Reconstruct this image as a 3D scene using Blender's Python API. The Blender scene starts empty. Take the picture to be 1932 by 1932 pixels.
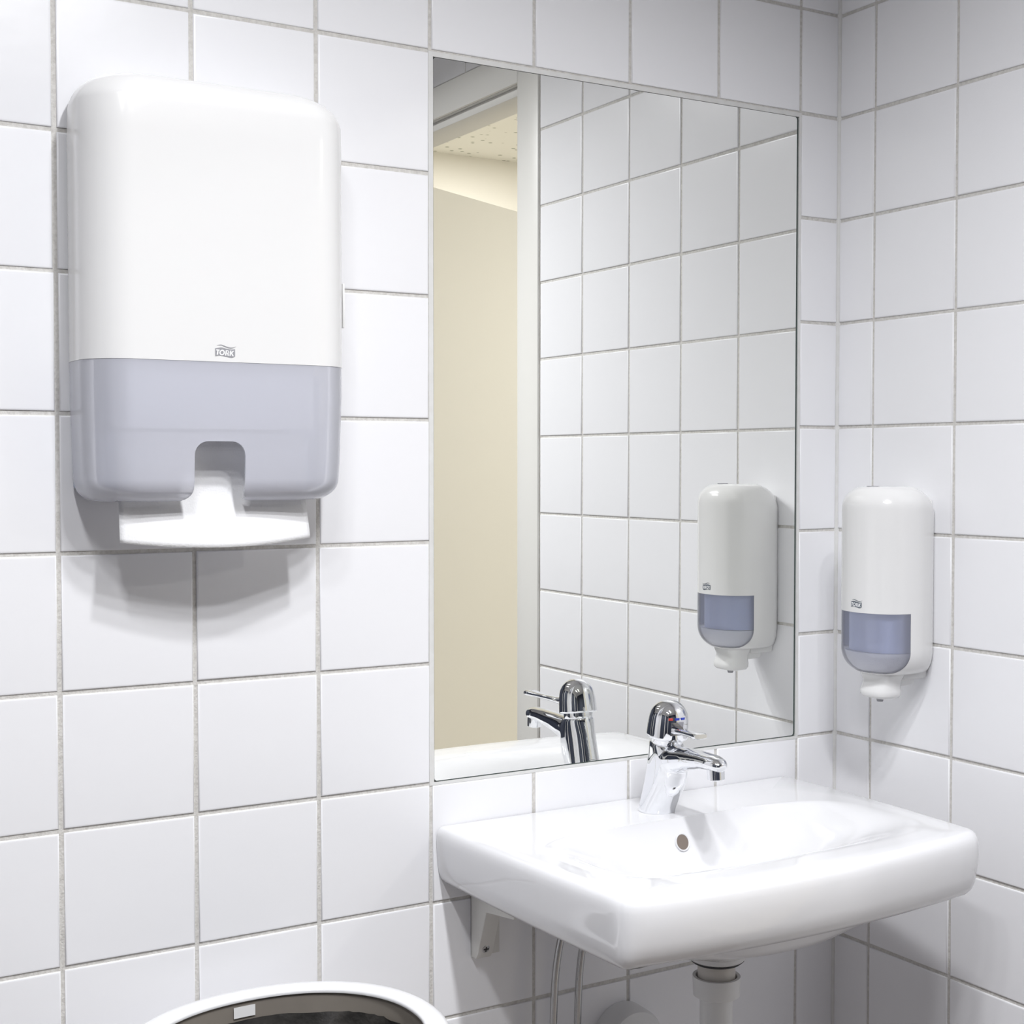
import bpy, bmesh, math, random
from mathutils import Vector, Matrix, noise

# ------------------------------------------------------------------ camera, light, exposure
SC = bpy.context.scene
COL = SC.collection
Z0 = 1.80                                   # height of the grout line at the mirror's top edge
def W(x, y, z):                             # millimetres from the room corner -> metres
    return Vector((x/1000.0, y/1000.0, Z0 + z/1000.0))

CAM = (-1495.87, -1565.78, -505.44)
YAW, PITCH, FPX = 0.53986, -0.03262, 2704.45
cam = bpy.data.cameras.new('camera')
cam.sensor_width = 36.0
cam.lens = FPX/1932.0*36.0
cam.clip_start = 0.02
co = bpy.data.objects.new('camera', cam); COL.objects.link(co)
f = Vector((math.sin(YAW)*math.cos(PITCH), math.cos(YAW)*math.cos(PITCH), math.sin(PITCH)))
r = Vector((math.cos(YAW), -math.sin(YAW), 0)); u = r.cross(f)
m = Matrix((r, u, -f)).transposed().to_4x4(); m.translation = W(*CAM)
co.matrix_world = m
SC.camera = co

SC.view_settings.view_transform = 'Standard'
SC.view_settings.look = 'None'
SC.view_settings.gamma = 1.0
SC.view_settings.use_curve_mapping = False
SC.view_settings.exposure = 0.0
SC.cycles.max_bounces = 10
SC.cycles.diffuse_bounces = 6
SC.cycles.glossy_bounces = 6
SC.cycles.transmission_bounces = 8
SC.cycles.transparent_max_bounces = 10
SC.cycles.caustics_reflective = True
SC.cycles.caustics_refractive = False
SC.cycles.sample_clamp_indirect = 6.0

wd = bpy.data.worlds.new('world'); SC.world = wd; wd.use_nodes = True
wd.node_tree.nodes['Background'].inputs[0].default_value = (0.8, 0.85, 1, 1)
wd.node_tree.nodes['Background'].inputs[1].default_value = 0.02

CEIL = 600.0
LAMP_W = 7.6                               # watts of each ceiling spot
LAMPS = [(-900, -1000), (-1440, -1000), (-900, -1230), (-1440, -1230), (-900, -1480), (-1440, -1480)]
LAMP_COL = (0.965, 0.975, 1.0)
def disk_lamp(name, x, y, z, size, watts, colour, spread=math.pi):
    l = bpy.data.lights.new(name, 'AREA'); l.shape = 'DISK'; l.size = size; l.energy = watts; l.color = colour; l.spread = spread
    o = bpy.data.objects.new(name, l); COL.objects.link(o); o.location = W(x, y, z)
    return o
for i, (x, y) in enumerate(LAMPS):
    disk_lamp('spot_light', x, y, CEIL - 9, 0.10, LAMP_W*(1.25 if x > -1000 else 0.62), LAMP_COL, math.radians(150))
CORR = [(960, -2330, 11), (1450, -1150, 19)]  # the second is an added lamp, out of view, brightening the door leaf
for x, y, w_ in CORR:
    disk_lamp('corridor_light', x, y, CEIL - 9, 0.14, w_, (1.0, 0.98, 0.945))

# ------------------------------------------------------------------ materials
def mat(name, col, rough=0.4, metal=0.0, spec=0.5, bump=None, vary=None, coat=0.0, trans=None):
    """bump=(scale, distance mm), vary=(scale, second colour, amount)"""
    M = bpy.data.materials.new(name); M.use_nodes = True
    nt = M.node_tree; b = nt.nodes['Principled BSDF']
    b.inputs['Base Color'].default_value = (*col, 1)
    b.inputs['Roughness'].default_value = rough
    b.inputs['Metallic'].default_value = metal
    b.inputs['Specular IOR Level'].default_value = spec
    if coat: b.inputs['Coat Weight'].default_value = coat; b.inputs['Coat Roughness'].default_value = 0.05
    if bump or vary:
        tc = nt.nodes.new('ShaderNodeTexCoord')
    if vary:
        n = nt.nodes.new('ShaderNodeTexNoise'); n.inputs['Scale'].default_value = vary[0]; n.inputs['Detail'].default_value = 6
        nt.links.new(tc.outputs['Object'], n.inputs['Vector'])
        rmp = nt.nodes.new('ShaderNodeMapRange'); rmp.inputs[1].default_value = 0.35; rmp.inputs[2].default_value = 0.7
        rmp.inputs[3].default_value = 0; rmp.inputs[4].default_value = vary[2]
        nt.links.new(n.outputs[0], rmp.inputs[0])
        mx = nt.nodes.new('ShaderNodeMix'); mx.data_type = 'RGBA'
        mx.inputs[6].default_value = (*col, 1); mx.inputs[7].default_value = (*vary[1], 1)
        nt.links.new(rmp.outputs[0], mx.inputs[0]); nt.links.new(mx.outputs[2], b.inputs['Base Color'])
    if bump:
        n = nt.nodes.new('ShaderNodeTexNoise'); n.inputs['Scale'].default_value = bump[0]; n.inputs['Detail'].default_value = 4
        nt.links.new(tc.outputs['Object'], n.inputs['Vector'])
        bp = nt.nodes.new('ShaderNodeBump'); bp.inputs['Distance'].default_value = bump[1]/1000.0; bp.inputs['Strength'].default_value = 1.0
        nt.links.new(n.outputs[0], bp.inputs['Height']); nt.links.new(bp.outputs[0], b.inputs['Normal'])
    return M

def smoky(name, diffuse, tint, w_diff, w_blur, blur=0.3):
    """milky see-through plastic: diffuse body + blurred and clear straight-through light + gloss"""
    M = bpy.data.materials.new(name); M.use_nodes = True
    nt = M.node_tree; nt.nodes.clear(); N = nt.nodes.new; L = nt.links.new
    out = N('ShaderNodeOutputMaterial')
    d = N('ShaderNodeBsdfDiffuse'); d.inputs[0].default_value = (*diffuse, 1)
    tl = N('ShaderNodeBsdfTranslucent'); tl.inputs[0].default_value = (*diffuse, 1)
    dm = N('ShaderNodeMixShader'); dm.inputs[0].default_value = 0.2; L(d.outputs[0], dm.inputs[1]); L(tl.outputs[0], dm.inputs[2])
    t = N('ShaderNodeBsdfTransparent'); t.inputs[0].default_value = (*tint, 1)
    rf = N('ShaderNodeBsdfRefraction'); rf.inputs[0].default_value = (*tint, 1); rf.inputs['Roughness'].default_value = blur; rf.inputs['IOR'].default_value = 1.02
    tm = N('ShaderNodeMixShader'); tm.inputs[0].default_value = w_blur; L(t.outputs[0], tm.inputs[1]); L(rf.outputs[0], tm.inputs[2])
    m1 = N('ShaderNodeMixShader'); m1.inputs[0].default_value = w_diff; L(tm.outputs[0], m1.inputs[1]); L(dm.outputs[0], m1.inputs[2])
    g = N('ShaderNodeBsdfGlossy'); g.inputs[0].default_value = (1, 1, 1, 1); g.inputs[1].default_value = 0.22
    fr = N('ShaderNodeFresnel'); fr.inputs[0].default_value = 1.4
    m2 = N('ShaderNodeMixShader'); L(fr.outputs[0], m2.inputs[0]); L(m1.outputs[0], m2.inputs[1]); L(g.outputs[0], m2.inputs[2])
    L(m2.outputs[0], out.inputs[0])
    return M

M = {}
M['tile'] = mat('white_glazed_tile', (0.85, 0.85, 0.87), 0.30, bump=(9, 0.9))
M['grout'] = mat('grey_cement_grout', (0.67, 0.655, 0.625), 0.9, bump=(420, 0.8), vary=(260, (0.48, 0.46, 0.43), 0.7))
M['caulk'] = mat('pale_caulk', (0.72, 0.72, 0.71), 0.5, vary=(60, (0.62, 0.61, 0.58), 0.5))
M['plaster'] = mat('white_painted_plaster', (0.84, 0.84, 0.84), 0.6, bump=(60, 0.5))
M['slate'] = mat('slate_blue_paint', (0.035, 0.042, 0.065), 0.6, bump=(60, 0.4))  # dark tone picked for what the chrome tap mirrors
M['floor'] = mat('brown_grey_floor_vinyl', (0.26, 0.235, 0.22), 0.45, vary=(90, (0.21, 0.19, 0.18), 0.8))
M['floor2'] = mat('beige_floor_vinyl', (0.62, 0.58, 0.50), 0.5, vary=(90, (0.55, 0.51, 0.44), 0.8))
M['cream'] = mat('cream_wall_paint', (0.82, 0.80, 0.75), 0.55, bump=(80, 0.3))
M['leaf'] = mat('beige_door_laminate', (0.74, 0.73, 0.69), 0.42, bump=(120, 0.15))
M['frame'] = mat('off_white_frame_lacquer', (0.74, 0.73, 0.70), 0.35)
M['silver'] = mat('mirror_silver', (0.95, 0.955, 0.93), 0.0, metal=1.0)
M['mirror_edge'] = mat('dark_green_glass_edge', (0.045, 0.065, 0.06), 0.15)
M['white_plastic'] = mat('glossy_white_plastic', (0.77, 0.767, 0.762), 0.17, bump=(5, 0.5))
M['matt_plastic'] = mat('matt_white_plastic', (0.76, 0.76, 0.755), 0.4)
M['smoke'] = smoky('smoky_lilac_plastic', (0.89, 0.90, 0.985), (0.98, 0.985, 1.0), 0.51, 0.08, 0.3)
M['smoke_window'] = smoky('smoky_blue_window', (0.78, 0.80, 0.95), (0.985, 0.99, 1.0), 0.28, 0.05, 0.25)
M['paper'] = mat('white_towel_paper', (0.80, 0.80, 0.81), 0.95, bump=(500, 0.4))
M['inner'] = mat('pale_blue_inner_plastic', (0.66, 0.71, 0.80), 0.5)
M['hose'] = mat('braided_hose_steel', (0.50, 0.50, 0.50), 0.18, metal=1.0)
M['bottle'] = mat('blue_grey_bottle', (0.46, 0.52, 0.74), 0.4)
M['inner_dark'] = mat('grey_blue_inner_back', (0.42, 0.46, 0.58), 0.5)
M['logo_grey'] = mat('grey_logo_ink', (0.30, 0.30, 0.32), 0.5)
M['logo_dark'] = mat('slate_logo_ink', (0.115, 0.135, 0.165), 0.5)
M['logo_white'] = mat('white_logo_ink', (0.86, 0.86, 0.88), 0.5)
M['steel'] = mat('dull_lock_steel', (0.45, 0.45, 0.46), 0.3, metal=1.0)
M['black'] = mat('black_rubber', (0.015, 0.015, 0.017), 0.5)
M['porcelain'] = mat('white_porcelain', (0.76, 0.76, 0.775), 0.07, bump=(7, 0.25), coat=0.3)
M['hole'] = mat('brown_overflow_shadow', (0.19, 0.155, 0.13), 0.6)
M['chrome'] = mat('polished_chrome', (0.86, 0.87, 0.89), 0.035, metal=1.0)
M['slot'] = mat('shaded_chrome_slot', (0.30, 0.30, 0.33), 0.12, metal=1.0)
M['red'] = mat('red_enamel', (0.50, 0.04, 0.03), 0.4)
M['blue'] = mat('blue_enamel', (0.02, 0.05, 0.42), 0.4)
M['pipe'] = mat('white_pvc', (0.74, 0.74, 0.74), 0.35)
M['tail'] = mat('beige_pvc', (0.60, 0.57, 0.53), 0.4)
M['bracket'] = mat('white_coated_steel', (0.70, 0.69, 0.66), 0.4)
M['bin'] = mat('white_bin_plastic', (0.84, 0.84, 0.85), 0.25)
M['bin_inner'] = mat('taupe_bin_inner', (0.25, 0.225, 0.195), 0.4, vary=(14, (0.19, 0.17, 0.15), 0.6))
M['bag'] = mat('black_bag_film', (0.03, 0.03, 0.03), 0.16, bump=(38, 5.0), vary=(20, (0.075, 0.07, 0.065), 0.9))
M['sticker'] = mat('white_sticker', (0.85, 0.85, 0.85), 0.5)
def ceiling_board():
    mm = mat('speckled_ceiling_board', (0.84, 0.83, 0.78), 0.8)
    nt = mm.node_tree; b = nt.nodes['Principled BSDF']; tc = nt.nodes.new('ShaderNodeTexCoord')
    v = nt.nodes.new('ShaderNodeTexVoronoi'); v.inputs['Scale'].default_value = 25; v.inputs['Randomness'].default_value = 0.9
    nt.links.new(tc.outputs['Object'], v.inputs['Vector'])
    rm = nt.nodes.new('ShaderNodeValToRGB'); rm.color_ramp.elements[0].position = 0.16; rm.color_ramp.elements[0].color = (0.42, 0.43, 0.36, 1)
    rm.color_ramp.elements[1].position = 0.24; rm.color_ramp.elements[1].color = (0.84, 0.83, 0.78, 1)
    nt.links.new(v.outputs['Distance'], rm.inputs[0]); nt.links.new(rm.outputs[0], b.inputs['Base Color'])
    return mm
M['board'] = ceiling_board()
def lens():
    mm = bpy.data.materials.new('lit_lamp_lens'); mm.use_nodes = True
    b = mm.node_tree.nodes['Principled BSDF']; b.inputs['Emission Color'].default_value = (1, 0.97, 0.93, 1); b.inputs['Emission Strength'].default_value = 12
    return mm
M['lens'] = lens()

# ------------------------------------------------------------------ mesh helpers (all in millimetres)
def wloc(o):
    v = Vector((0, 0, 0))
    while o is not None: v = v + o.location; o = o.parent
    return v
def link(me, name, m, parent=None, smooth=None):
    o = bpy.data.objects.new(name, me); COL.objects.link(o)
    if m is not None: me.materials.append(M[m])
    if parent is not None:
        o.parent = parent
    if smooth is not None:
        me.shade_smooth(); me.set_sharp_from_angle(angle=math.radians(smooth))
    return o
def part(name, V, F, m, parent=None, smooth=40, origin=None):
    base = wloc(parent) if parent is not None else Vector((0, 0, 0))
    org = W(*origin) if origin is not None else base
    me = bpy.data.meshes.new(name)
    me.from_pydata([W(*v) - org for v in V], [], F); me.validate()
    bm = bmesh.new(); bm.from_mesh(me); bmesh.ops.remove_doubles(bm, verts=bm.verts, dist=1e-6)
    bmesh.ops.recalc_face_normals(bm, faces=bm.faces); bm.to_mesh(me); bm.free()
    o = link(me, name, m, parent, smooth)
    o.location = org - base
    return o
def empty(name, loc, label, cat, group=None):
    o = bpy.data.objects.new(name, None); COL.objects.link(o); o.location = W(*loc); o.empty_display_size = 0.05
    return tag(o, label, cat, group)
def tag(o, label, cat, group=None):
    o['label'] = label; o['category'] = cat
    if group: o['group'] = group
    return o
def struct(o, label=None):
    o['kind'] = 'structure'
    if label: o['label'] = label
    return o
def loft(rings, closed=True, cap0=False, cap1=False):
    V, F = [], []; n = len(rings[0])
    for rg in rings: V += [tuple(p) for p in rg]
    for i in range(len(rings)-1):
        for j in range(n if closed else n-1):
            k = (j+1) % n
            F.append((i*n+j, i*n+k, (i+1)*n+k, (i+1)*n+j))
    if cap0: F.append(tuple(range(n)))
    if cap1: F.append(tuple((len(rings)-1)*n+j for j in reversed(range(n))))
    return V, F
def join(*vf):
    V, F = [], []
    for v, f_ in vf:
        b = len(V); V += list(v); F += [tuple(i+b for i in q) for q in f_]
    return V, F
def box(x0, x1, y0, y1, z0, z1):
    V = [(x, y, z) for z in (z0, z1) for y in (y0, y1) for x in (x0, x1)]
    F = [(0,2,3,1),(4,5,7,6),(0,1,5,4),(2,6,7,3),(0,4,6,2),(1,3,7,5)]
    return V, F
def rbox(x0, x1, y0, y1, z0, z1, rad, seg=3):
    V, F = box(x0, x1, y0, y1, z0, z1)
    bm = bmesh.new(); vs = [bm.verts.new(v) for v in V]
    for q in F: bm.faces.new([vs[i] for i in q])
    bmesh.ops.recalc_face_normals(bm, faces=bm.faces)
    bmesh.ops.bevel(bm, geom=list(bm.edges), offset=rad, segments=seg, profile=0.5, affect='EDGES')
    bm.verts.index_update()
    o = [tuple(v.co) for v in bm.verts], [tuple(v.index for v in q.verts) for q in bm.faces]
    bm.free(); return o
def circle(c, rad, ax=(0,0,1), n=32, ry=None, ref=None):
    a = Vector(ax).normalized()
    e1 = Vector(ref) if ref else (Vector((1,0,0)) if abs(a.x) < 0.9 else Vector((0,1,0)))
    e1 = (e1 - a*e1.dot(a)).normalized(); e2 = a.cross(e1); ry = rad if ry is None else ry
    return [tuple(Vector(c) + e1*rad*math.cos(t) + e2*ry*math.sin(t)) for t in [2*math.pi*k/n for k in range(n)]]
def lathe(c, ax, prof, n=32, cap0=True, cap1=True):
    """prof: list of (distance along axis, radius)"""
    a = Vector(ax).normalized()
    return loft([circle(Vector(c)+a*h, max(rr, 0.01), a, n) for h, rr in prof], True, cap0, cap1)
def catmull(P, k=8):
    P = [Vector(p) for p in P]; out = []
    Q = [2*P[0]-P[1]] + P + [2*P[-1]-P[-2]]
    for i in range(1, len(Q)-2):
        a, b, c, d = Q[i-1], Q[i], Q[i+1], Q[i+2]
        for s in range(k):
            t = s/k
            out.append(0.5*((2*b)+(c-a)*t+(2*a-5*b+4*c-d)*t*t+(3*b-a-3*c+d)*t**3))
    out.append(P[-1]); return out
def tube(P, rad, n=14, k=8, cap=True):
    C = catmull(P, k); rings = []; ref = None
    for i, p in enumerate(C):
        t = (C[min(i+1, len(C)-1)] - C[max(i-1, 0)]).normalized()
        if ref is None: ref = Vector((1,0,0)) if abs(t.x) < 0.8 else Vector((0,1,0))
        ref = (ref - t*ref.dot(t)).normalized()
        rr = rad(i/(len(C)-1)) if callable(rad) else rad
        rings.append(circle(p, rr, t, n, ref=tuple(ref)))
    return loft(rings, True, cap, cap)
def smoothstep(a, b, x):
    t = min(1, max(0, (x-a)/(b-a))); return t*t*(3-2*t)
def bake(o, cutters=()):
    """apply the object's modifiers and drop the cutting shapes"""
    dg = bpy.context.evaluated_depsgraph_get()
    me = bpy.data.meshes.new_from_object(o.evaluated_get(dg))
    o.modifiers.clear(); o.data = me
    me.shade_smooth(); me.set_sharp_from_angle(angle=math.radians(38))
    for c in cutters: bpy.data.objects.remove(c, do_unlink=True)
    return o

# ------------------------------------------------------------------ the room shell
random.seed(4)
P = 150.0; GAP = 4.6
COL0 = -674.08                               # grout line along the mirror's left edge
E1 = 70.67                                   # first grout line on the right wall
RX0, RY0 = -2324.0, -2620.0                  # left and rear wall
ROW_OFF = {-1: -1.4, 0: 0.0, 1: 1.0, 2: 1.5, 3: 0.3, 4: -0.5, 5: -0.9, 6: -0.9, 7: 0.0, 8: 1.1}
def rowz(v): return -v*P + ROW_OFF.get(v, 0.0)
ROWS = range(-4, 12)
FL = -1800.0

wall_back = struct(part('wall_back', *join(box(RX0-100, 120, 8.5, 120, FL, CEIL), box(RX0-100, COL0, 1.9, 8.5, FL, CEIL), box(-74.1, 120, 1.9, 8.5, FL, CEIL),
                   box(COL0, -74.1, 1.9, 8.5, -0.5, CEIL), box(COL0, -74.1, 1.9, 8.5, FL, -902)), 'grout', smooth=None), 'back wall of white square tiles with grey grout')
# right wall: the panel beside the sink, the piece over the door and the piece behind the camera's side
DY0, DY1, DZ = -858.0, -1832.0, 296.0        # rough opening
wall_right = struct(part('wall_right', *join(box(1.9, 120, DY0, 1.9, FL, CEIL), box(1.9, 120, DY1, DY0, DZ, CEIL), box(1.9, 120, RY0, DY1, FL, CEIL)), 'grout', smooth=None),
                    'right wall of white square tiles with grey grout')

TILE_CACHE = {}
def tile_mesh(w, h):
    key = (round(w, 1), round(h, 1))
    if key in TILE_CACHE: return TILE_CACHE[key]
    rings = []
    for ins, y in ((0, 9.0), (0, 1.5), (0.35, 0.55), (1.2, 0.1), (2.6, 0.0)):
        a, b = w/2-ins, h/2-ins
        rings.append([(-a, y, -b), (a, y, -b), (a, y, b), (-a, y, b)])
    V, F = loft(rings, True, False, True)
    me = bpy.data.meshes.new('tile')
    me.from_pydata([(x/1000, y/1000, z/1000) for x, y, z in V], [], F)
    bm = bmesh.new(); bm.from_mesh(me); bmesh.ops.recalc_face_normals(bm, faces=bm.faces); bm.to_mesh(me); bm.free()
    me.materials.append(M['tile']); me.shade_smooth(); me.set_sharp_from_angle(angle=math.radians(50))
    # keep the face flat: the face normals of the flat front win
    TILE_CACHE[key] = me
    return me
def add_tile(parent, side, a0, a1, z0, z1):
    g = GAP/2
    w, h = (a1-a0)-2*g, (z1-z0)-2*g
    if w < 6 or h < 6: return
    o = bpy.data.objects.new('tile', tile_mesh(round(w), round(h))); COL.objects.link(o); o.parent = parent
    c, zc = (a0+a1)/2 + random.uniform(-.35, .35), (z0+z1)/2 + random.uniform(-.35, .35)
    if side == 'B':
        loc = W(c, random.uniform(-.25, .15), zc); rz = 0
    else:
        loc = W(random.uniform(-.25, .15), c, zc); rz = -math.pi/2
    o.location = loc - wloc(parent)
    o.rotation_euler = (random.gauss(0, .0016), random.gauss(0, .0014), rz + random.gauss(0, .0016))
cols = [COL0 + k*P for k in range(-11, 5)]
for v in ROWS:
    zt, zb = rowz(v), rowz(v+1)
    for k in range(-11, 5):
        if 0 <= k < 4 and 0 <= v < 6: continue              # the mirror's bay
        a0 = COL0 + k*P; a1 = a0 + P if k < 4 else -0.2
        add_tile(wall_back, 'B', max(a0, RX0), a1, zb, zt)
    edges = [0.5, E1] + [E1 + P*i for i in range(1, 18)]
    for i in range(len(edges)-1):
        y1, y0 = -edges[i], max(-edges[i+1], RY0)
        if y1 - y0 < 12: continue
        if y0 < -830 and y1 > -1860:                        # around the door
            if zt <= 326: continue
            add_tile(wall_right, 'R', y0, y1, max(zb, 327), zt)
        else:
            add_tile(wall_right, 'R', y0, y1, zb, zt)
# soft joint down the corner
struct(part('trim_1', *loft([[(-3.4, 2.5, z), (-2.2, -0.6, z), (-0.6, -2.2, z), (2.5, -3.4, z), (2.5, 2.5, z)] for z in (FL, CEIL)], True, True, True), 'caulk', smooth=60), 'pale caulk joint in the tiled corner')

struct(part('floor', *box(RX0-100, 120, -3100, 120, FL-60, FL), 'floor', smooth=None), 'brown grey floor')
struct(part('floor_corridor', *box(120, 2300, -3100, 120, FL-60, FL), 'floor2', smooth=None), 'beige corridor floor')
struct(part('ceiling', *box(RX0-100, 120, RY0-100, 120, CEIL, CEIL+60), 'plaster', smooth=None), 'white ceiling')
struct(part('wall_left', *box(RX0-100, RX0, RY0, 1.9, FL, CEIL), 'plaster', smooth=None), 'white left wall')
struct(part('wall_rear', *box(RX0-100, 120, RY0-100, RY0, FL, CEIL), 'slate', smooth=None), 'slate blue wall behind the camera')
for n_, ya in ((2, -1330), (3, -2330)):  # unseen doors, added so the chrome tap mirrors dark bands
    d_ = bpy.data.objects.new('door_%d' % n_, None); COL.objects.link(d_); d_.location = W(RX0+20, ya+430, FL)
    struct(d_, 'unseen dark blue door added on the left wall to darken the chrome reflections')
    part('leaf', *rbox(RX0-2, RX0+22, ya, ya+860, FL+4, 260, 2, 2), 'slate', d_)
    part('frame', *join(box(RX0-2, RX0+30, ya-50, ya-4, FL, 310), box(RX0-2, RX0+30, ya+864, ya+910, FL, 310), box(RX0-2, RX0+30, ya-4, ya+864, 264, 310)), 'frame', d_, None)
    part('handle', *tube([(RX0+22, ya+70, -790), (RX0+70, ya+70, -790), (RX0+74, ya+100, -790), (RX0+74, ya+190, -790)], 9, 14, 5), 'steel', d_)
# the lit corridor behind the door opening
struct(part('wall_corridor_end', *box(120, 2300, -3046, -2946, FL, CEIL), 'cream', smooth=None), 'cream end wall of the corridor')
struct(part('wall_corridor_side', *box(2200, 2300, -2946, 120, FL, CEIL), 'cream', smooth=None), 'cream side wall of the corridor')
struct(part('wall_corridor_front', *box(120, 2200, 20, 120, FL, CEIL), 'cream', smooth=None), 'cream front wall of the corridor')
struct(part('wall_corridor_near', *box(121, 127, -2946, DY1-60, FL, CEIL), 'cream', smooth=None), 'cream corridor face of the tiled wall')
struct(part('ceiling_corridor', *box(120, 2300, -3046, 120, CEIL, CEIL+60), 'board', smooth=None), 'speckled corridor ceiling boards')

# door frame and leaf
door = bpy.data.objects.new('door_1', None); COL.objects.link(door); door.location = W(60, -1345, FL)
struct(door, 'off-white door frame with beige leaf standing open')
OP0, OP1, OPZ = -899.0, -1793.0, 257.0       # clear opening
part('architrave', *rbox(-4.5, 3, OP0, -821, FL, 326, 2.5, 2), 'frame', door)
part('architrave', *rbox(-4.5, 3, -1871, OP1, FL, 326, 2.5, 2), 'frame', door)
part('head_architrave', *rbox(-4.5, 3, OP1, OP0, OPZ, 326, 2.5, 2), 'frame', door)
part('jamb', *box(3, 126, OP0, DY0, FL, DZ), 'frame', door, None)
part('jamb', *box(3, 126, DY1, OP1, FL, DZ), 'frame', door, None)
part('head_jamb', *box(3, 126, OP1, OP0, OPZ, DZ), 'frame', door, None)
part('door_stop', *rbox(12, 84, OP1, OP0, OPZ-19, OPZ, 1.5, 2), 'frame', door)
def door_leaf():
    d = Vector((0.886, -0.463, 0)).normalized(); nrm = Vector((-d.y, d.x, 0)); h = Vector((122, -1796, 0))
    V = []
    for z in (FL+6, OPZ-6):
        for t, w_ in ((0, 0), (885, 0), (885, -40), (0, -40)):
            q = h + d*t + nrm*w_; V.append((q.x, q.y, z))
    lf = part('door_leaf', V, [(0,1,2,3),(7,6,5,4),(0,4,5,1),(1,5,6,2),(2,6,7,3),(3,7,4,0)], 'leaf', door, None)
    for z in (-1500, -800, 50):
        q = h + nrm*4
        part('hinge', *lathe((q.x, q.y, z), (0,0,1), [(0, 7), (90, 7)], 14), 'steel', lf)
door_leaf()
# caulk around the mirror bay
struct(part('trim_2', *join(box(-676, -72, 1.0, 9.0, -6, -0.2), box(-676, -72, 1.0, 9.0, -903, -899.3),
                            box(-675.9, -669.6, 1.1, 8.9, -902.5, -0.5), box(-76.2, -72.1, 1.1, 8.9, -902.5, -0.5)), 'caulk', smooth=None), 'pale caulk joint around the mirror')

# ------------------------------------------------------------------ mirror
MX0, MX1, MZ0, MZ1 = -669.0, -76.8, -899.0, -5.2
def rrect(x0, x1, z0, z1, rad, n=6):
    pts = []
    for cx, cz, a0 in ((x1-rad, z1-rad, 0), (x0+rad, z1-rad, 90), (x0+rad, z0+rad, 180), (x1-rad, z0+rad, 270)):
        for k in range(n+1):
            a = math.radians(a0 + 90*k/n); pts.append((cx+rad*math.cos(a), cz+rad*math.sin(a)))
    return pts
mir = empty('wall_mirror', (-373, 4, -899), 'large frameless rectangular mirror set into the white tiled wall above the sink', 'mirror')
inner = [(x, 2.6, z) for x, z in rrect(MX0+0.4, MX1-2.6, MZ0+1.1, MZ1-1.3, 4)]
part('mirror_glass', inner, [tuple(range(len(inner)))], 'silver', mir, None)
outer = rrect(MX0, MX1, MZ0, MZ1, 5); inn2 = rrect(MX0+0.4, MX1-2.6, MZ0+1.1, MZ1-1.3, 4)
part('glass_edge', *loft([[(x, 7.5, z) for x, z in outer], [(x, 2.7, z) for x, z in outer], [(x, 2.6, z) for x, z in inn2]], True, True, False), 'mirror_edge', mir, None)

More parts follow.
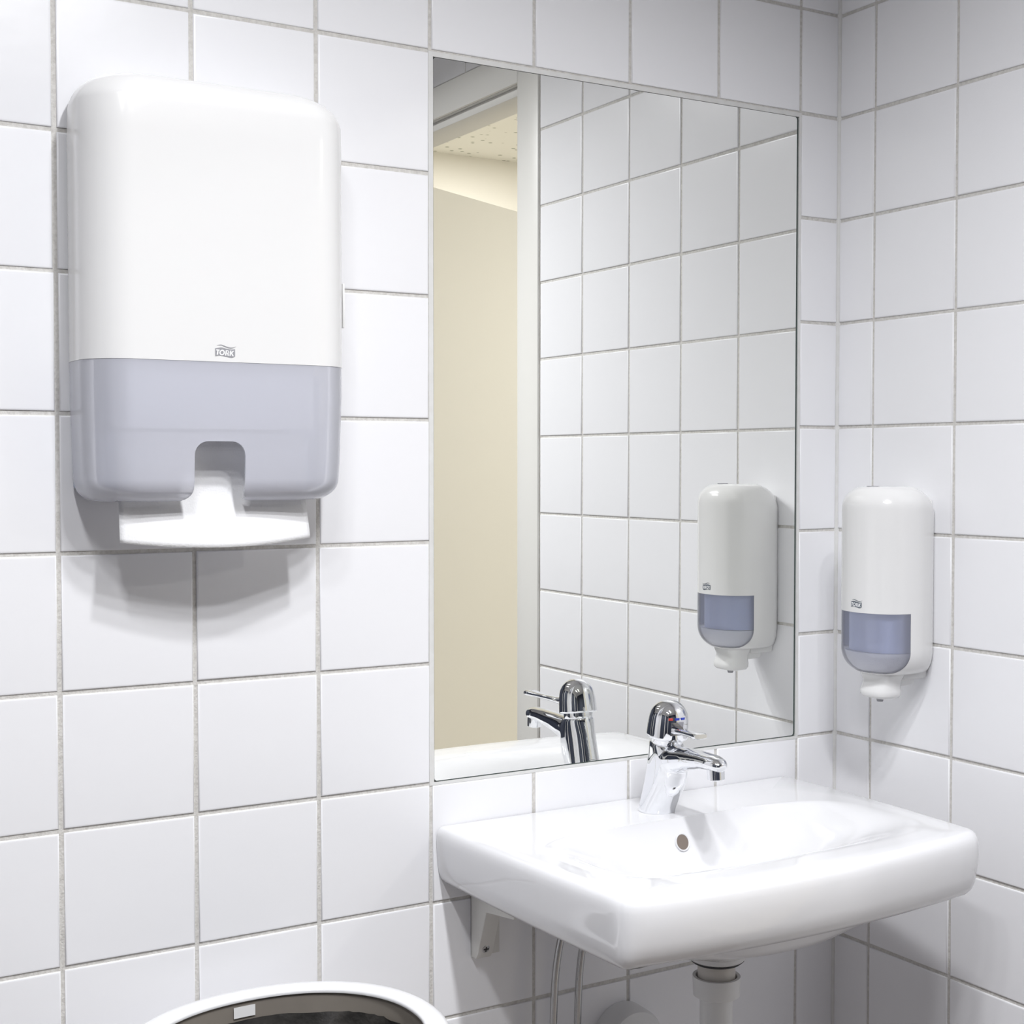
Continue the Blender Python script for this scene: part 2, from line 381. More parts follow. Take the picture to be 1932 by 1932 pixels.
# ------------------------------------------------------------------ lettering of the two dispensers
def logo(parent, surf, wid, ink):
    """surf(u, v, lift) -> point; u right, v up from the plate's lower left, in units of the plate's width"""
    S = 725.0
    def pt(x, y, lift): return surf((x-490)/S*wid - wid/2, (780-y)/S*wid, lift)
    def curve(P, x):
        for (xa, ya), (xb, yb) in zip(P, P[1:]):
            if x <= xb:
                t = (x-xa)/(xb-xa); t = t*t*(3-2*t) if False else t
                return ya+(yb-ya)*t
        return P[-1][1]
    def wave(keys, n=30):
        C = catmull([(a, b, 0) for a, b in keys], 10)
        return lambda x: curve([(p.x, p.y) for p in C], x)
    top = wave([(490, 502), (600, 482), (720, 465), (860, 492), (1050, 520), (1150, 518), (1215, 505)])
    bot = wave([(490, 780), (600, 756), (700, 750), (860, 778), (1050, 812), (1150, 800), (1215, 758)])
    n = 30; xs = [490+725*k/n for k in range(n+1)]
    def strip(xs, t, b, lift):
        V = []; F = []
        for k, x in enumerate(xs):
            V += [pt(x, t(x), lift), pt(x, (t(x)+b(x))/2, lift), pt(x, b(x), lift)]
            if k:
                a = 3*(k-1)
                F += [(a, a+1, a+4, a+3), (a+1, a+2, a+5, a+4)]
        return V, F
    plate = part('logo_plate', *strip(xs, top, bot, 0.25), ink, parent, None)
    mid = wave([(555, 398), (640, 386), (720, 382), (850, 425), (960, 458), (1070, 470), (1170, 452), (1255, 412)])
    xs2 = [555+700*k/n for k in range(n+1)]
    th = lambda x: 3 + 17*math.sin(math.pi*min(1, max(0, (x-555)/700)))**0.8
    part('logo_wave', *strip(xs2, lambda x: mid(x)-th(x), lambda x: mid(x)+th(x), 0.25), ink, parent, None)
    def poly(name, groups):
        V, F = [], []
        for i_, q in enumerate(groups):
            b = len(V); V += [pt(x, y, 0.5 + 0.012*i_) for x, y in q]; F.append(tuple(range(b, b+len(q))))
        return part(name, V, F, 'logo_white', plate, None)
    poly('letter', [[(528, 538), (652, 545), (648, 582), (520, 575)], [(566, 578), (612, 580), (590, 722), (540, 722)]])
    O = []
    for k in range(20):
        a, b = 2*math.pi*k/20, 2*math.pi*(k+1)/20
        c = lambda t, rx, ry: (738+rx*math.cos(t)-0.12*ry*math.sin(t)*-1, 642-ry*math.sin(t))
        O.append([c(a, 98, 100), c(b, 98, 100), c(b, 52, 56), c(a, 52, 56)])
    poly('letter', O)
    R = [[(872, 555), (915, 556), (890, 744), (845, 742)], [(900, 556), (945, 560), (945, 592), (896, 590)], [(890, 640), (940, 640), (938, 672), (886, 670)],
         [(925, 655), (965, 650), (990, 748), (935, 744)]]
    for k in range(8):
        a, b = -math.pi/2+math.pi*k/8, -math.pi/2+math.pi*(k+1)/8
        c = lambda t, rr: (940+rr*math.cos(t), 616-rr*1.02*math.sin(t))
        R.append([c(a, 57), c(b, 57), c(b, 25), c(a, 25)])
    poly('letter', R)
    poly('letter', [[(1035, 560), (1078, 562), (1050, 748), (1005, 746)], [(1050, 650), (1125, 566), (1182, 568), (1085, 668)], [(1058, 655), (1100, 640), (1168, 756), (1112, 754)]])

# ------------------------------------------------------------------ paper towel dispenser
PX, PW, PD, PT, PB, PS = -968.0, 147.0, 102.0, -97.0, -544.0, -396.0
pdsp = empty('paper_towel_dispenser', (PX, 0, PB), 'large white wall dispenser for paper towels with smoky lilac lower window', 'dispenser')
def foot_p(i=0.0, j=None, n=12, bulge=2.5):
    """footprint from back left round the front to back right, inset by i; (x, depth)"""
    w, D = PW-i, PD-(i if j is None else j); rx, ry = min(46, w*0.4), min(50, D*0.6)
    q = [(-w*0.985, 6), (-w, D*0.2), (-w, D-ry)]
    for k in range(1, n+1):
        a = math.pi - math.pi/2*k/n
        q.append((-w+rx+rx*math.cos(a), D-ry+ry*math.sin(a)))
    for k in range(1, 5):
        q.append((-w+rx+(w-rx)*k/5.0, D + bulge*math.sin(math.pi/2*k/5.0)*0))
    return [(PX+a, b) for a, b in q] + [(PX, D)] + [(PX-a, b) for a, b in reversed(q)]
def ring_p(z, i=0.0, j=None): return [(x, -d, z) for x, d in foot_p(i, j)]
RT = 37.0
rings = [ring_p(PS, 0.0)] + [ring_p(z) for z in (-340, -280, -220, -160)]
for k in range(1, 11):
    a = math.pi/2*k/10*0.985
    rings.append(ring_p(PT-RT+RT*math.sin(a), RT*(1-math.cos(a)), RT*(1-math.cos(a))*0.9))
V, F = loft(rings, False)
nn = len(rings[0]); b0 = (len(rings)-1)*nn
F.append(tuple(b0+j for j in range(nn)))
cov = part('cover', V, F, 'white_plastic', pdsp, 50)
md = cov.modifiers.new('wall', 'SOLIDIFY'); md.thickness = 0.0026; md.offset = -1
bake(cov)
# lower see-through cover with its finger notch
RB = 24.0
rings = [ring_p(PS-0.15, 0.4)] + [ring_p(z, 0.4+0.9*k) for k, z in enumerate((-430, -465, -500))]
for k in range(0, 9):
    a = math.pi/2*k/8*0.985
    rings.append(ring_p(PB+RB-RB*math.sin(a), 3.2+RB*0.9*(1-math.cos(a)), 3.2+RB*(1-math.cos(a))))
V, F = loft(rings, False); b0 = (len(rings)-1)*nn
F.append(tuple(b0+j for j in range(nn)))
low = part('lower_window', V, F, 'smoke', pdsp, 50)
md = low.modifiers.new('wall', 'SOLIDIFY'); md.thickness = 0.0024; md.offset = -1
def notch():
    q = []
    x0, x1, zt = -1006.5, -950.5, -480.0
    def arc(cx, cz, rad, a0, a1, n=8):
        return [(cx+rad*math.cos(math.radians(a0+(a1-a0)*k/n)), cz+rad*math.sin(math.radians(a0+(a1-a0)*k/n))) for k in range(n+1)]
    q += arc(x1-15, zt-15, 15, 0, 90) + arc(x0+15, zt-15, 15, 90, 180)
    q += arc(x0-13, -531, 13, 0, -90, 6) + [(x0-13, -570), (x1+13, -570)] + arc(x1+13, -531, 13, 270, 180, 6)
    return loft([[(x, y, z) for x, z in q] for y in (-140, -52)], True, True, True)
c1 = part('cutter', *notch(), None, None, None)
c2 = part('cutter', *box(PX-114, PX+108, -73, -40, -575, -532), None, None, None)
for c in (c1, c2):
    md = low.modifiers.new('cut', 'BOOLEAN'); md.operation = 'DIFFERENCE'; md.object = c; md.solver = 'EXACT'
bake(low, (c1, c2)); low.data.shade_smooth(); low.data.set_sharp_from_angle(angle=math.radians(35))
part('back_plate', *rbox(PX-138, PX+138, -7, -0.2, PB+36, PT-24, 2.5, 2), 'matt_plastic', pdsp)
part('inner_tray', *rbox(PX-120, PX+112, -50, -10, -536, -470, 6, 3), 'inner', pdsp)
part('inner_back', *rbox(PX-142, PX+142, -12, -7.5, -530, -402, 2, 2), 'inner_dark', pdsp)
part('lock_panel', *rbox(PX+PW-1.5, PX+PW+1.0, -70, -30, -350, -300, 1, 2), 'white_plastic', pdsp)
lk = part('lock', *lathe((PX+PW-0.5, -50, -322), (1, 0, 0), [(0, 13.5), (3.4, 13.5), (4.2, 12.6), (4.2, 11), (3.4, 10.4)], 32), 'steel', pdsp)
part('keyhole', *box(PX+PW+2.6, PX+PW+3.2, -51.8, -48.2, -327, -317), 'black', lk, None)
logo(pdsp, lambda a, b, l: (-973.3+a, -PD-l, -390.4+b), 22.0, 'logo_grey')

# folded towels inside, and the sheet hanging out
stack = part('paper_towel_stack', *rbox(PX-108, PX+103, -88, -18, -466, -160, 4, 2), 'paper', None, 40, (PX, -50, -466))
tag(stack, 'stack of folded white paper towels behind the smoky dispenser window', 'paper towels')
def towel():
    V, F = [], []; nu, nv = 36, 24
    for j in range(nv+1):
        t = j/nv
        for i in range(nu+1):
            s = -1 + 2*i/nu
            hang = smoothstep(0.5, 1.05, t)
            z = -470 - 117*t - 7*hang*(1-s*s)
            y = -58 - 4*t - 17*hang*(1-s*s) - 1.5*math.sin(5*s+1)*hang - 5*hang
            x = -971.5 + (105 + 4*hang*(1 if s > 0 else 0.2)*abs(s))*s
            V.append((x, y, z))
    for j in range(nv):
        for i in range(nu):
            a = j*(nu+1)+i; F.append((a, a+1, a+nu+2, a+nu+1))
    return V, F
tw = part('paper_towel', *towel(), 'paper', None, 80, (-971, -70, -590))
md = tw.modifiers.new('ply', 'SOLIDIFY'); md.thickness = 0.0005
tag(tw, 'white paper towel sheet hanging out below the towel dispenser', 'paper towel')

# ------------------------------------------------------------------ soap dispenser on the right wall
SY, ST, SB = -155.5, -534.0, -788.0
sdsp = empty('soap_dispenser', (0, SY, SB), 'white rounded soap dispenser with smoky blue window on the right tiled wall', 'dispenser')
hp = [(33, 0.5), (46, 18), (54.5, 45), (54.5, 70), (49.5, 88), (39, 101), (21, 110), (0, 113)]
FS = [(p.x, p.y) for p in catmull([(-a, d, 0) for a, d in hp] + [(a, d, 0) for a, d in reversed(hp[:-1])], 12)]   # (across, depth)
NS = len(FS)
def ring_s(z, kx=1.0, kd=1.0, cut=None):
    return [(-max(d*kd, 0.3), SY - a*kx, z) for a, d in FS]
def front_x(a, lift=0.0):                    # depth of the front face at distance a from the centre
    for (a0, d0), (a1, d1) in zip(FS, FS[1:]):
        if a0 <= a <= a1 and d0 > 60: return -(d0 + (d1-d0)*(a-a0)/max(a1-a0, 1e-6)) - lift
    return -113 - lift
TOPR = 30.0
def s_scale(z):                              # roundings at the crown and the foot
    if z > ST-TOPR:
        s = min(1, (z-(ST-TOPR))/TOPR); i = TOPR*0.95*(1-math.sqrt(max(0, 1-s*s)))
        return 1-i/56, 1-i*0.9/113
    if z < SB+34:
        s = min(1, (SB+34-z)/34); i = 30*(1-math.sqrt(max(0, 1-s*s)))
        return 1-i/56*0.85, 1-i*1.05/113
    return 1, 1
LEN = [0.0]
for p_, q_ in zip(FS, FS[1:]): LEN.append(LEN[-1] + math.hypot(q_[0]-p_[0], q_[1]-p_[1]))
def fs_at(t):                                # point of the footprint at arc fraction t
    t = min(max(t, 0.0), 1.0)*LEN[-1]; k = 0
    while k < NS-2 and LEN[k+1] < t: k += 1
    w_ = (t-LEN[k])/max(LEN[k+1]-LEN[k], 1e-9)
    return FS[k][0]+(FS[k+1][0]-FS[k][0])*w_, FS[k][1]+(FS[k+1][1]-FS[k][1])*w_
def band(zs, ta, tb, n, off=0.0):
    """strip of the shell between two arc fractions that may change with height"""
    V, F = [], []
    for z in zs:
        kx, kd = s_scale(z); kx -= off/56; kd -= off/113
        for k in range(n+1):
            a, d = fs_at(ta(z)+(tb(z)-ta(z))*k/n)
            V.append((-max(d*kd, 0.3), SY-a*kx, z))
    for i in range(len(zs)-1):
        for k in range(n):
            b = i*(n+1)+k; F.append((b, b+1, b+n+2, b+n+1))
    return V, F
WIN, WB = -703.0, SB+3.0
T0 = next(LEN[k]/LEN[-1] for k in range(NS) if FS[k][1] > 66)
def t_lo(z):
    s_ = min(1.0, max(0.0, (SB+32-z)/29)); return T0 + 0.13*(1-math.sqrt(1-s_*s_))
t_hi = lambda z: 1-t_lo(z)
zr = lambda a, b, n: [a+(b-a)*k/n for k in range(n+1)]
up = band(zr(WIN, ST-TOPR, 6) + [ST-TOPR+TOPR*math.sin(math.pi/2*k/16) for k in range(1, 17)], lambda z: 0, lambda z: 1, 96)
for i_, (x, y, z) in enumerate(up[0]):
    if -x < 46: up[0][i_] = (x, y, z - 17*((46+x)/46)**1.5*smoothstep(ST-60, ST-4, z))
nu_ = len(up[0]); up[1].append(tuple(range(nu_-97, nu_)))
zl = zr(WB, SB+34, 22) + zr(SB+34, WIN, 8)[1:]
cvs = part('cover', *join(up, band(zl, lambda z: 0, t_lo, 30), band(zl, t_hi, lambda z: 1, 30), band(zr(SB, WB, 5), lambda z: 0, lambda z: 1, 96)), 'white_plastic', sdsp, 60)
win = part('window', *band(zl, t_lo, t_hi, 60, 0.3), 'smoke_window', sdsp, 60)
# inside: the soap bottle with its pale pump body
def inside(zs, k):
    rg = []
    for z in zs:
        kx, kd = s_scale(z); rg.append([(-max(d, 14)*(kd-1+k), SY - a*(kx-1+k)*0.96, z) for a, d in FS[::3]])
    return loft(rg, True, True, True)
part('soap_bottle', *inside(zr(-756.5, -570, 4), 0.90), 'bottle', sdsp, 50)
part('pump_body', *inside(zr(-783, -757, 10), 0.955), 'paper', sdsp, 50)
part('back_plate', *rbox(-9, -0.2, SY-31, SY+31, -775, -552, 3, 2), 'white_plastic', sdsp)
part('foot_bracket', *join(rbox(-46, -0.2, SY-24, SY+24, -797, -772, 4, 2), rbox(-74, -20, SY-20, SY+20, -806, -783, 5, 2)), 'matt_plastic', sdsp)
part('lock_slot', *lathe((-83, SY, ST-1.6), (0, 0, 1), [(0, 8), (2.2, 8)], 20), 'logo_grey', sdsp)
# push lever under the window
lev = []
for z, wx, d0, d1 in ((-783, 29, 40, 80), (-786, 31, 40, 83), (-791, 29, 42, 83), (-798, 25, 44, 81), (-805, 24.5, 44, 84), (-811, 25.5, 43, 87), (-817, 25, 43, 87), (-820.5, 22.5, 46, 83), (-822, 17, 50, 77)):
    c = (d0+d1)/2; ry = (d1-d0)/2
    rg = []
    for k in range(32):
        t = 2*math.pi*k/32; e = 0.62
        rg.append((-(c + ry*math.copysign(abs(math.sin(t))**e, math.sin(t))), SY - wx*math.copysign(abs(math.cos(t))**e, math.cos(t)), z))
    lev.append(rg)
pl = part('push_lever', *loft(lev, True, True, True), 'white_plastic', sdsp, 60)
part('nozzle', *lathe((-66, SY, -827), (0, 0, 1), [(0, 4), (7, 6)], 16), 'logo_grey', pl)
logo(sdsp, lambda a, b, l: (front_x(a+1.5, l), SY-a-1.5, -696.0+b), 19.0, 'logo_dark')

# ------------------------------------------------------------------ wash basin
BX, BT = -380.0, -955.0
def outline(n_side=14):
    """plan of the rim, counter-clockwise from back left; 2D points"""
    L0, R0, LF, RF, FY = -668.0, -90.0, -657.0, -117.0, -387.0
    q = []
    for k in range(10): t = k/10; q.append((L0+(LF-L0)*t**2.0, -0.5+(FY+26+0.5)*t))
    rad = 24
    for k in range(9):
        a = math.pi + math.pi/2*k/8; q.append((LF+rad+rad*math.cos(a), FY+rad-2+rad*math.sin(a)))
    for k in range(1, 20):
        t = k/20; x = LF+rad + (RF-LF-2*rad)*t
        q.append((x, FY-2-19*math.sin(math.pi*t)**0.85))
    rad = 30
    for k in range(9):
        a = -math.pi/2 + math.pi/2*k/8; q.append((RF-rad+rad*math.cos(a), FY+rad-2+rad*math.sin(a)))
    for k in range(10): t = 1-(k+1)/10; q.append((R0+(RF-R0)*t**2.0, -0.5+(FY+30+0.5)*t))
    for k in range(1, 24): t = k/24; q.append((R0+(L0-R0)*t, -0.5))
    return q
def resample(q, n):
    L = [0.0]
    P_ = [Vector((a, b)) for a, b in q] + [Vector(q[0])]
    for a, b in zip(P_, P_[1:]): L.append(L[-1]+(b-a).length)
    out = []; k = 0
    for i in range(n):
        s = L[-1]*i/n
        while L[k+1] < s: k += 1
        t = (s-L[k])/(L[k+1]-L[k]); out.append(P_[k].lerp(P_[k+1], t))
    return out
OUT = [tuple(p) for p in resample(outline(), 180)]; NO = len(OUT)
def inset(d, df=None):
    """outline moved inward by d (clamped at the wall side)"""
    out = []
    for i in range(NO):
        a, b, c = Vector(OUT[i-1]), Vector(OUT[i]), Vector(OUT[(i+1) % NO])
        t = ((b-a).normalized() + (c-b).normalized())
        nrm = Vector((-t.y, t.x)).normalized() if t.length > 1e-6 else Vector((0, 0))
        wf = max(0.0, nrm.y)**2 if df is not None else 0.0
        p = b + nrm*(d*(1-wf) + (df or 0)*wf)
        if b.y > -5: p.y = b.y; p.x = min(max(b.x, -668+d), -90-d)
        out.append((p.x, min(p.y, -1.2)))
    return out
def sup(cx, cy, ax, by, e, q):
    """point of a superellipse in the direction of outline point q"""
    dx, dy = q[0]-cx, q[1]-cy
    s = (abs(dx/ax)**e + abs(dy/by)**e)**(1/e)
    return (cx+dx/s, cy+dy/s)
CXB, CYB = -386.0, -240.0
prof_out = []                                # outside, from the underside up to the rim
def ringz(q, z): return [(a, b, z) for a, b in q]
hole = [sup(CXB, -205, 30, 30, 2, q) for q in OUT]
UND = [(62, 52, -1092), (112, 90, -1075), (160, 122, -1060)]
und = [[(a, b, z) for a, b in [sup(CXB, -207-k*5, ax_, by_, 2.1+0.1*k, q) for q in OUT]] for k, (ax_, by_, z) in enumerate(UND)]
SIDE = [(24, 28, -75), (12, 18, -71), (6.5, 11, -65), (3.5, 6, -57), (2.0, 2.5, -47), (1.2, 0.6, -36), (0.6, 0.0, -27), (0.3, 0.4, -18), (0.6, 1.3, -11.5), (1.6, 3.2, -7), (3.4, 6.2, -3.6), (6, 10, -1.2), (10.4, 16, 0)]
rings = [ringz(hole, -1104)] + und + [[(a*(1-t)+c*t, b*(1-t)+d*t, -1060+27*t) for (a, b, _), (c, d) in zip(und[-1], inset(40, 46))] for t in (0.33, 0.66, 1.0)]
for ds, dfr, dz in SIDE: rings.append(ringz(inset(ds, dfr), BT+dz))
def basin(k, z, e):
    # shrinking bowl shape, deck kept at the back
    ax, by = 242*k, 115*k; sh = 46*(1-((k-0.1)/0.9)**2.3)
    return [(a, b, z) for a, b in [sup(CXB, CYB + sh, ax, by, e, q) for q in OUT]]
rim = inset(10.4, 16)
lip = [sup(CXB, CYB, 246, 119, 4.2, q) for q in OUT]
rings.append([(a*0.5+c*0.5, b*0.5+d*0.5, BT+0.08) for (a, b), (c, d) in zip(rim, lip)])
rings += [[(a, b, BT) for a, b in lip]]
BWL = [(1.0, -0.05, 4.1), (0.985, -0.25, 4.05), (0.965, -0.7, 4.0), (0.94, -1.7, 3.95), (0.905, -3.8, 3.85), (0.86, -7.4, 3.75), (0.81, -12, 3.6), (0.755, -18, 3.4), (0.70, -24.5, 3.2), (0.64, -32.5, 3.0), (0.57, -42, 2.8), (0.50, -52, 2.6), (0.42, -63, 2.4), (0.34, -74, 2.25), (0.26, -84, 2.1), (0.18, -91, 2), (0.10, -95, 2)]
for k, dz, e in BWL: rings.append(basin(k, BT+dz, e))
rings = [[(a, b, c - b/410.0*8.0*smoothstep(-1015, -985, c)) for a, b, c in rg] for rg in rings]
V, F = loft(rings, True, True, True)
sink = empty('wash_basin', (BX, 0, -1104), 'white porcelain wall-hung wash basin below the mirror', 'sink')
bowl = part('bowl', V, F, 'porcelain', sink, 70)
# overflow hole cut as a dark recessed disc in the back slope of the bowl
OVY, OVZ = -135.0, -981.5
ovn = Vector((0.07, -0.93, 0.34)).normalized(); OVX = BX-7
part('overflow_ring', *lathe((OVX, OVY, OVZ), tuple(ovn), [(-6, 11.3), (0.7, 11.3), (0.9, 10.6), (0.2, 9.6), (-6, 9.6)], 28, True, False), 'porcelain', sink)
part('overflow_hole', *lathe((OVX, OVY, OVZ), tuple(ovn), [(-6, 9.8), (-0.2, 9.8)], 28), 'hole', sink)
part('drain_strainer', *lathe((CXB, CYB+46, BT-96.5), (0, 0, 1), [(0, 28), (2.5, 28), (3.2, 25), (1.5, 10)], 28), 'chrome', sink)

# ------------------------------------------------------------------ mixer tap
tap = empty('mixer_tap', (-385, -77, BT), 'chrome single-lever mixer tap on the white basin', 'tap')
A0, A1 = Vector((-385, -77, BT+0.4)), Vector((-386, -99, -859))
ax = (A1-A0).normalized(); LB = (A1-A0).length
body = []
for t, rr, fr in ((0, 23.8, 0), (0.02, 24.4, 0), (0.05, 24.2, 0.3), (0.12, 23.8, 3), (0.22, 23.4, 8), (0.33, 23.0, 13), (0.46, 22.8, 17.5), (0.6, 22.6, 19), (0.75, 22.4, 17), (0.86, 22.3, 10), (0.95, 22.2, 3), (1.0, 21.4, 0)):
    c_ = A0.lerp(A1, t); c_.y -= fr/2                 # the front swells into the spout
    body.append(circle(c_, rr, (0, -0.15*t, 1), 40, ry=rr+fr/2))
bv = loft(body, True, True, True)
sp = []
SPT = [(-386, -98, -882, 17, 16), (-386.5, -112, -880.5, 20.0, 18.5), (-387.2, -127, -877.5, 19.2, 17.2), (-388, -148, -873.5, 17.2, 14.0), (-390, -181, -869.5, 15.4, 10.8), (-391.5, -202, -868.8, 14.6, 9.8), (-392.2, -213, -870, 12.2, 8.6), (-392.5, -220, -872, 7.0, 5.4)]
for i, (x, y, z, rw, rh) in enumerate(SPT):
    a_, b_ = Vector(SPT[max(i-1, 0)][:3]), Vector(SPT[min(i+1, len(SPT)-1)][:3])
    t = (b_-a_).normalized(); e1 = Vector((1, 0, 0)); e1 = (e1-t*e1.dot(t)).normalized(); e2 = e1.cross(t)
    rg = []
    for k in range(32):
        th = 2*math.pi*k/32; s, c = math.sin(th), math.cos(th)
        if s < 0: s = -abs(s)**0.8
        rg.append(tuple(Vector((x, y, z)) + e1*rw*c + e2*rh*s))
    sp.append(rg)
sv = loft(sp, True, True, True)
bd = part('body', *join(bv, sv), 'chrome', tap, None)
md = bd.modifiers.new('blend', 'REMESH'); md.mode = 'VOXEL'; md.voxel_size = 0.0011
md = bd.modifiers.new('soften', 'SMOOTH'); md.factor = 0.5; md.iterations = 34
bake(bd); bd.data.shade_smooth()
an = Vector((0, -0.15, 1)).normalized()
AT = Vector((-386, -99, -859))
part('neck_ring', *lathe(AT, an, [(-2, 20), (0.2, 20.8), (6.5, 20.8), (7.2, 19.6), (8, 19)], 40), 'chrome', tap)
cap_o = AT + an*6.6
CP = [(0, 23.0), (0.2, 26.0), (1.0, 26.8), (4, 26.8), (16, 26.2), (27, 24.9), (33, 23.1), (38.5, 19.9), (43, 15.4), (46, 10), (47.3, 5), (47.6, 0.02)]
cap_me = part('cap', *lathe(cap_o, an, CP, 48), 'chrome', tap, 50)
# lever with its slot, and the hot / cold marks above it
ld = Vector((-0.20, -0.97, 0.0)).normalized(); lr = Vector((0, 0, 1)).cross(ld).normalized(); 
slot_c = cap_o + an*14 + ld*24.0
def obox(c, e1, e2, e3, a, b, d):
    V = [tuple(c + e1*(a*sx) + e2*(b*sy) + e3*(d*sz)) for sz in (-1, 1) for sy in (-1, 1) for sx in (-1, 1)]
    return V, box(0, 1, 0, 1, 0, 1)[1]
part('lever_slot', *obox(slot_c, lr, ld, an, 8.2, 3.2, 8.6), 'slot', cap_me, None)
LV = []
root = cap_o + an*11.5 + ld*14; tip = Vector((-409, -198, -835))
for t, w_, h_ in ((0, 7.8, 5.4), (0.18, 7.8, 5.2), (0.3, 7.4, 4.2), (0.5, 7.0, 3.3), (0.75, 7.8, 3.1), (0.9, 9.2, 3.7), (0.97, 9.4, 3.8), (1.0, 8.4, 2.6)):
    c = root.lerp(tip, t); e = 0.55; rg = []
    d_ = (tip-root).normalized(); e2 = lr.cross(d_) if lr.cross(d_).z > 0 else -lr.cross(d_)
    for k in range(20):
        th = 2*math.pi*k/20
        rg.append(tuple(c + lr*w_*math.copysign(abs(math.cos(th))**e, math.cos(th)) + e2*h_*math.copysign(abs(math.sin(th))**e, math.sin(th))))
    LV.append(rg)
part('lever', *loft(LV, True, True, True), 'chrome', tap, 40)
for k, (off, c) in enumerate(((-8.4, 'red'), (0.2, 'blue'), (8.8, 'blue'))):
    cc = cap_o + an*26.5
    ang = math.atan2(ld.y, ld.x) + off/24.4
    n_ = Vector((math.cos(ang), math.sin(ang), 0)); t_ = Vector((-n_.y, n_.x, 0))
    part('temperature_mark', *obox(cc + n_*24.8, t_, n_, an, 2.7, 0.5, 1.5), c, cap_me, None)
part('aerator', *lathe((-392, -207, -888.0), (0, 0.08, 1), [(-1.5, 6), (0, 9.6), (0.6, 10.6), (9, 10.8), (13, 10.8)], 28), 'chrome', tap)

# ------------------------------------------------------------------ below the basin
dr = empty('drain_trap', (CXB, -200, -1450), 'white plastic waste pipe with collar nut under the basin', 'drain pipe')
DC = (CXB, -202)
part('flange', *lathe((*DC, -1110), (0, 0, 1), [(0, 33), (3, 36), (7.5, 36)], 40), 'pipe', dr)
part('gasket', *lathe((*DC, -1113.5), (0, 0, 1), [(0, 30), (3.5, 34)], 40), 'black', dr)
part('tailpiece', *lathe((*DC, -1150), (0, 0, 1), [(0, 23), (38, 23)], 36), 'tail', dr)
part('collar_nut', *lathe((*DC, -1156), (0, 0, 1), [(0, 26), (1.5, 28.5), (22, 29.5), (25, 29.3), (25, 25.5), (19, 24.5)], 36, True, False), 'pipe', dr)
part('pipe', *tube([(DC[0], DC[1], -1154), (DC[0], DC[1], -1220), (DC[0], DC[1], -1300)], 20.3, 28, 3), 'pipe', dr)
part('trap_cup', *lathe((*DC, -1405), (0, 0, 1), [(0, 26), (6, 33), (70, 33), (95, 32), (108, 24)], 36), 'pipe', dr)
part('wall_pipe', *tube([(DC[0], -230+35, -1276), (DC[0], -110, -1276), (DC[0], -4, -1276)], 17, 24, 3), 'pipe', dr)
part('wall_rosette', *lathe((-386, -0.3, -1276), (0, -1, 0), [(0, 47), (30, 46), (36, 43), (38, 38), (38, 18)], 44), 'pipe', dr)
for i, (px_, zt_, lb) in enumerate(((-523, -1062, 'left chrome supply hose bending up under the basin'), (-486, -1062, 'right chrome supply hose bending up under the basin'))):
    h = tube([(px_-1, -45, -1500), (px_-1, -45, -1300), (px_, -45, -1220), (px_+3, -46, -1150), (px_+12, -49, -1095), (px_+24, -52, -1068), (px_+36, -54, -1050)], 4.7, 14, 6)
    tag(part('supply_hose', *h, 'hose', None, 60, (px_, -45, -1500)), lb, 'hose', 'chrome supply hoses under the basin')
br = empty('basin_bracket', (-608, 0, -1126), 'small white steel bracket with a screw holding up the basin\'s left end', 'bracket')
V = []
for x in (-619, -597):
    for y, z in ((-0.2, -1041), (-0.2, -1126), (-14, -1126), (-19, -1118), (-40, -1060), (-106, -1051), (-110, -1042)): V.append((x, y, z))
F = [tuple(range(7)), tuple(range(13, 6, -1))] + [(i, (i+1) % 7, (i+1) % 7+7, i+7) for i in range(7)]
ba = part('arm', V, F, 'bracket', br, None)
md = ba.modifiers.new('edge', 'BEVEL'); md.width = 0.0012; md.segments = 2; bake(ba)
part('mounting_plate', *rbox(-619, -578, -3.5, -0.3, -1127, -1042, 1.2, 2), 'bracket', br)
sn = Vector((0, -0.92, -0.30)).normalized(); sc = Vector((-608.5, -19.5, -1112))
scw = part('screw', *lathe(sc, sn, [(-4, 6.4), (0.6, 6.4), (1.9, 5.2), (2.4, 3)], 24), 'steel', br)
e1 = Vector((1, 0, 0)); e2 = sn.cross(e1)
for a, b in ((3.6, 0.8), (0.8, 3.6)):
    part('screw_slot', *obox(sc + sn*2.3, e1, e2, sn, a, b, 0.5), 'black', scw, None)

# ------------------------------------------------------------------ waste bin
NX, NY, NT = -938.0, -182.0, -1097.0
wb = empty('waste_bin', (NX, NY, FL), 'white oval waste bin with a black liner standing below the towel dispenser', 'bin')
def oval(a, b, z, e=2.15, n=72):
    out = []
    for k in range(n):
        t = 2*math.pi*k/n; c, s = math.cos(t), math.sin(t)
        out.append((NX+a*math.copysign(abs(c)**(2/e), c), NY+b*math.copysign(abs(s)**(2/e), s), z))
    return out
part('body', *loft([oval(128, 112, FL+1), oval(136, 118, FL+8), oval(158, 140, NT-60), oval(160, 142, NT-20)], True, True, False), 'bin', wb)
RIM = [(162, 142, -30), (168, 148, -22), (170.5, 150.5, -12), (170.5, 150.5, -7), (168.5, 148.5, -2.5), (164, 144, 0), (154, 134, 0.6), (147, 127, -0.5), (144.5, 124.5, -2), (143.6, 123.6, -4), (144, 124, -6), (147, 127, -6)]
part('rim', *loft([oval(a, b, NT+z) for a, b, z in RIM]), 'bin', wb, 50)
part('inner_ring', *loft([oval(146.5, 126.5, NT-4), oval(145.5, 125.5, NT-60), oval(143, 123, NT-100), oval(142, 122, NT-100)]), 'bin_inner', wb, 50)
st_a = math.radians(118)
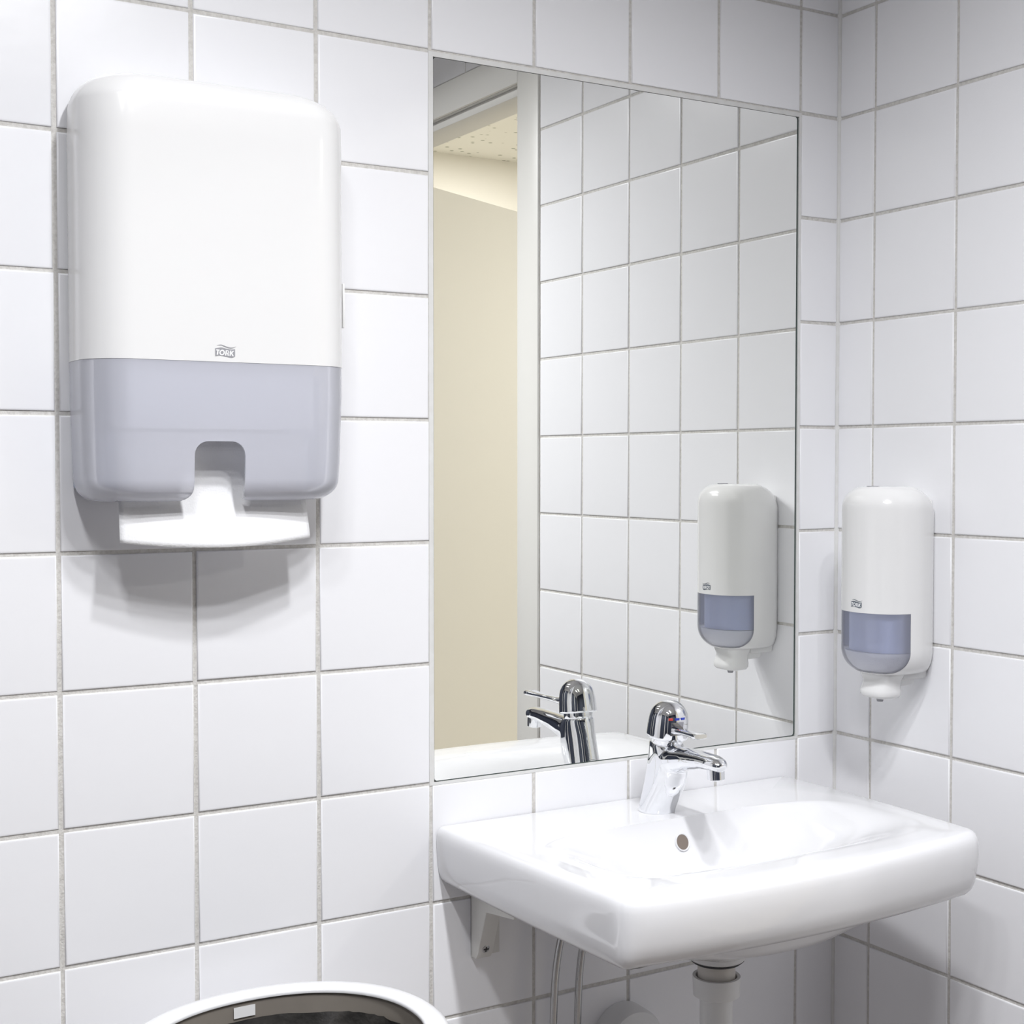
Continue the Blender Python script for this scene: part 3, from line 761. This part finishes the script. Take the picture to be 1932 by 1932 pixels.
def sticker():
    V = []; n = 5
    for k in range(n+1):
        t = math.radians(86.5 + 8.3*k/n); c, s = math.cos(t), math.sin(t); e = 2.15
        for z in (NT-11.0, NT-23.5):
            V.append((NX+144.4*math.copysign(abs(c)**(2/e), c), NY+124.4*math.copysign(abs(s)**(2/e), s), z))
    return V, [(2*k, 2*k+1, 2*k+3, 2*k+2) for k in range(n)]
part('sticker', *sticker(), 'sticker', wb, None)
def bag():
    rg = []
    for i, (k, z) in enumerate(((0.985, -25), (0.985, -36), (0.975, -70), (0.955, -130), (0.93, -200), (0.88, -320), (0.80, -460), (0.6, -560), (0.2, -580))):
        q = oval(143.5*k, 123.5*k, NT+z, n=120)
        out = []
        for j, (x, y, zz) in enumerate(q):
            t = j/120*2*math.pi
            w_ = noise.noise(Vector((math.cos(t)*3.2, math.sin(t)*3.2, i*0.9)))*9 + noise.noise(Vector((math.cos(t)*9, math.sin(t)*9, i*1.7+5)))*5
            w_ = -abs(w_) if i < 2 else -abs(w_)*1.6
            dx, dy = x-NX, y-NY; L = math.hypot(dx, dy)
            out.append((x+dx/L*w_, y+dy/L*w_, zz + (noise.noise(Vector((math.cos(t)*2, math.sin(t)*2, 9)))*6 if i == 0 else 0)))
        rg.append(out)
    return loft(rg, True, False, True)
part('liner_bag', *bag(), 'bag', wb, 30)

# ------------------------------------------------------------------ ceiling lamps
LBL = ['ceiling spot %s of the row %s' % (b, a) for b in ('nearest the mirror', 'in the middle', 'farthest from the mirror') for a in ('over the basin side', 'over the bin side')]
def spot(x, y, label, rad, cat='lamp'):
    e = empty('ceiling_spot', (x, y, CEIL), label, cat, 'round ceiling spots')
    part('trim_ring', *lathe((x, y, CEIL), (0, 0, -1), [(0, rad+16), (4, rad+15), (7, rad+8), (7.5, rad+1), (1, rad)], 36, True, False), 'white_plastic', e)
    part('lens', *lathe((x, y, CEIL), (0, 0, -1), [(0, rad), (4, rad), (5, rad*0.9)], 32), 'lens', e)
for (x, y), l in zip(LAMPS, LBL): spot(x, y, l, 44)
spot(960, -2330, 'round ceiling spot of the corridor seen in the mirror through the doorway', 72)
spot(1450, -1150, 'unseen corridor ceiling spot added to brighten the open door leaf', 72)  # fitting for the added lamp that lights the leaf
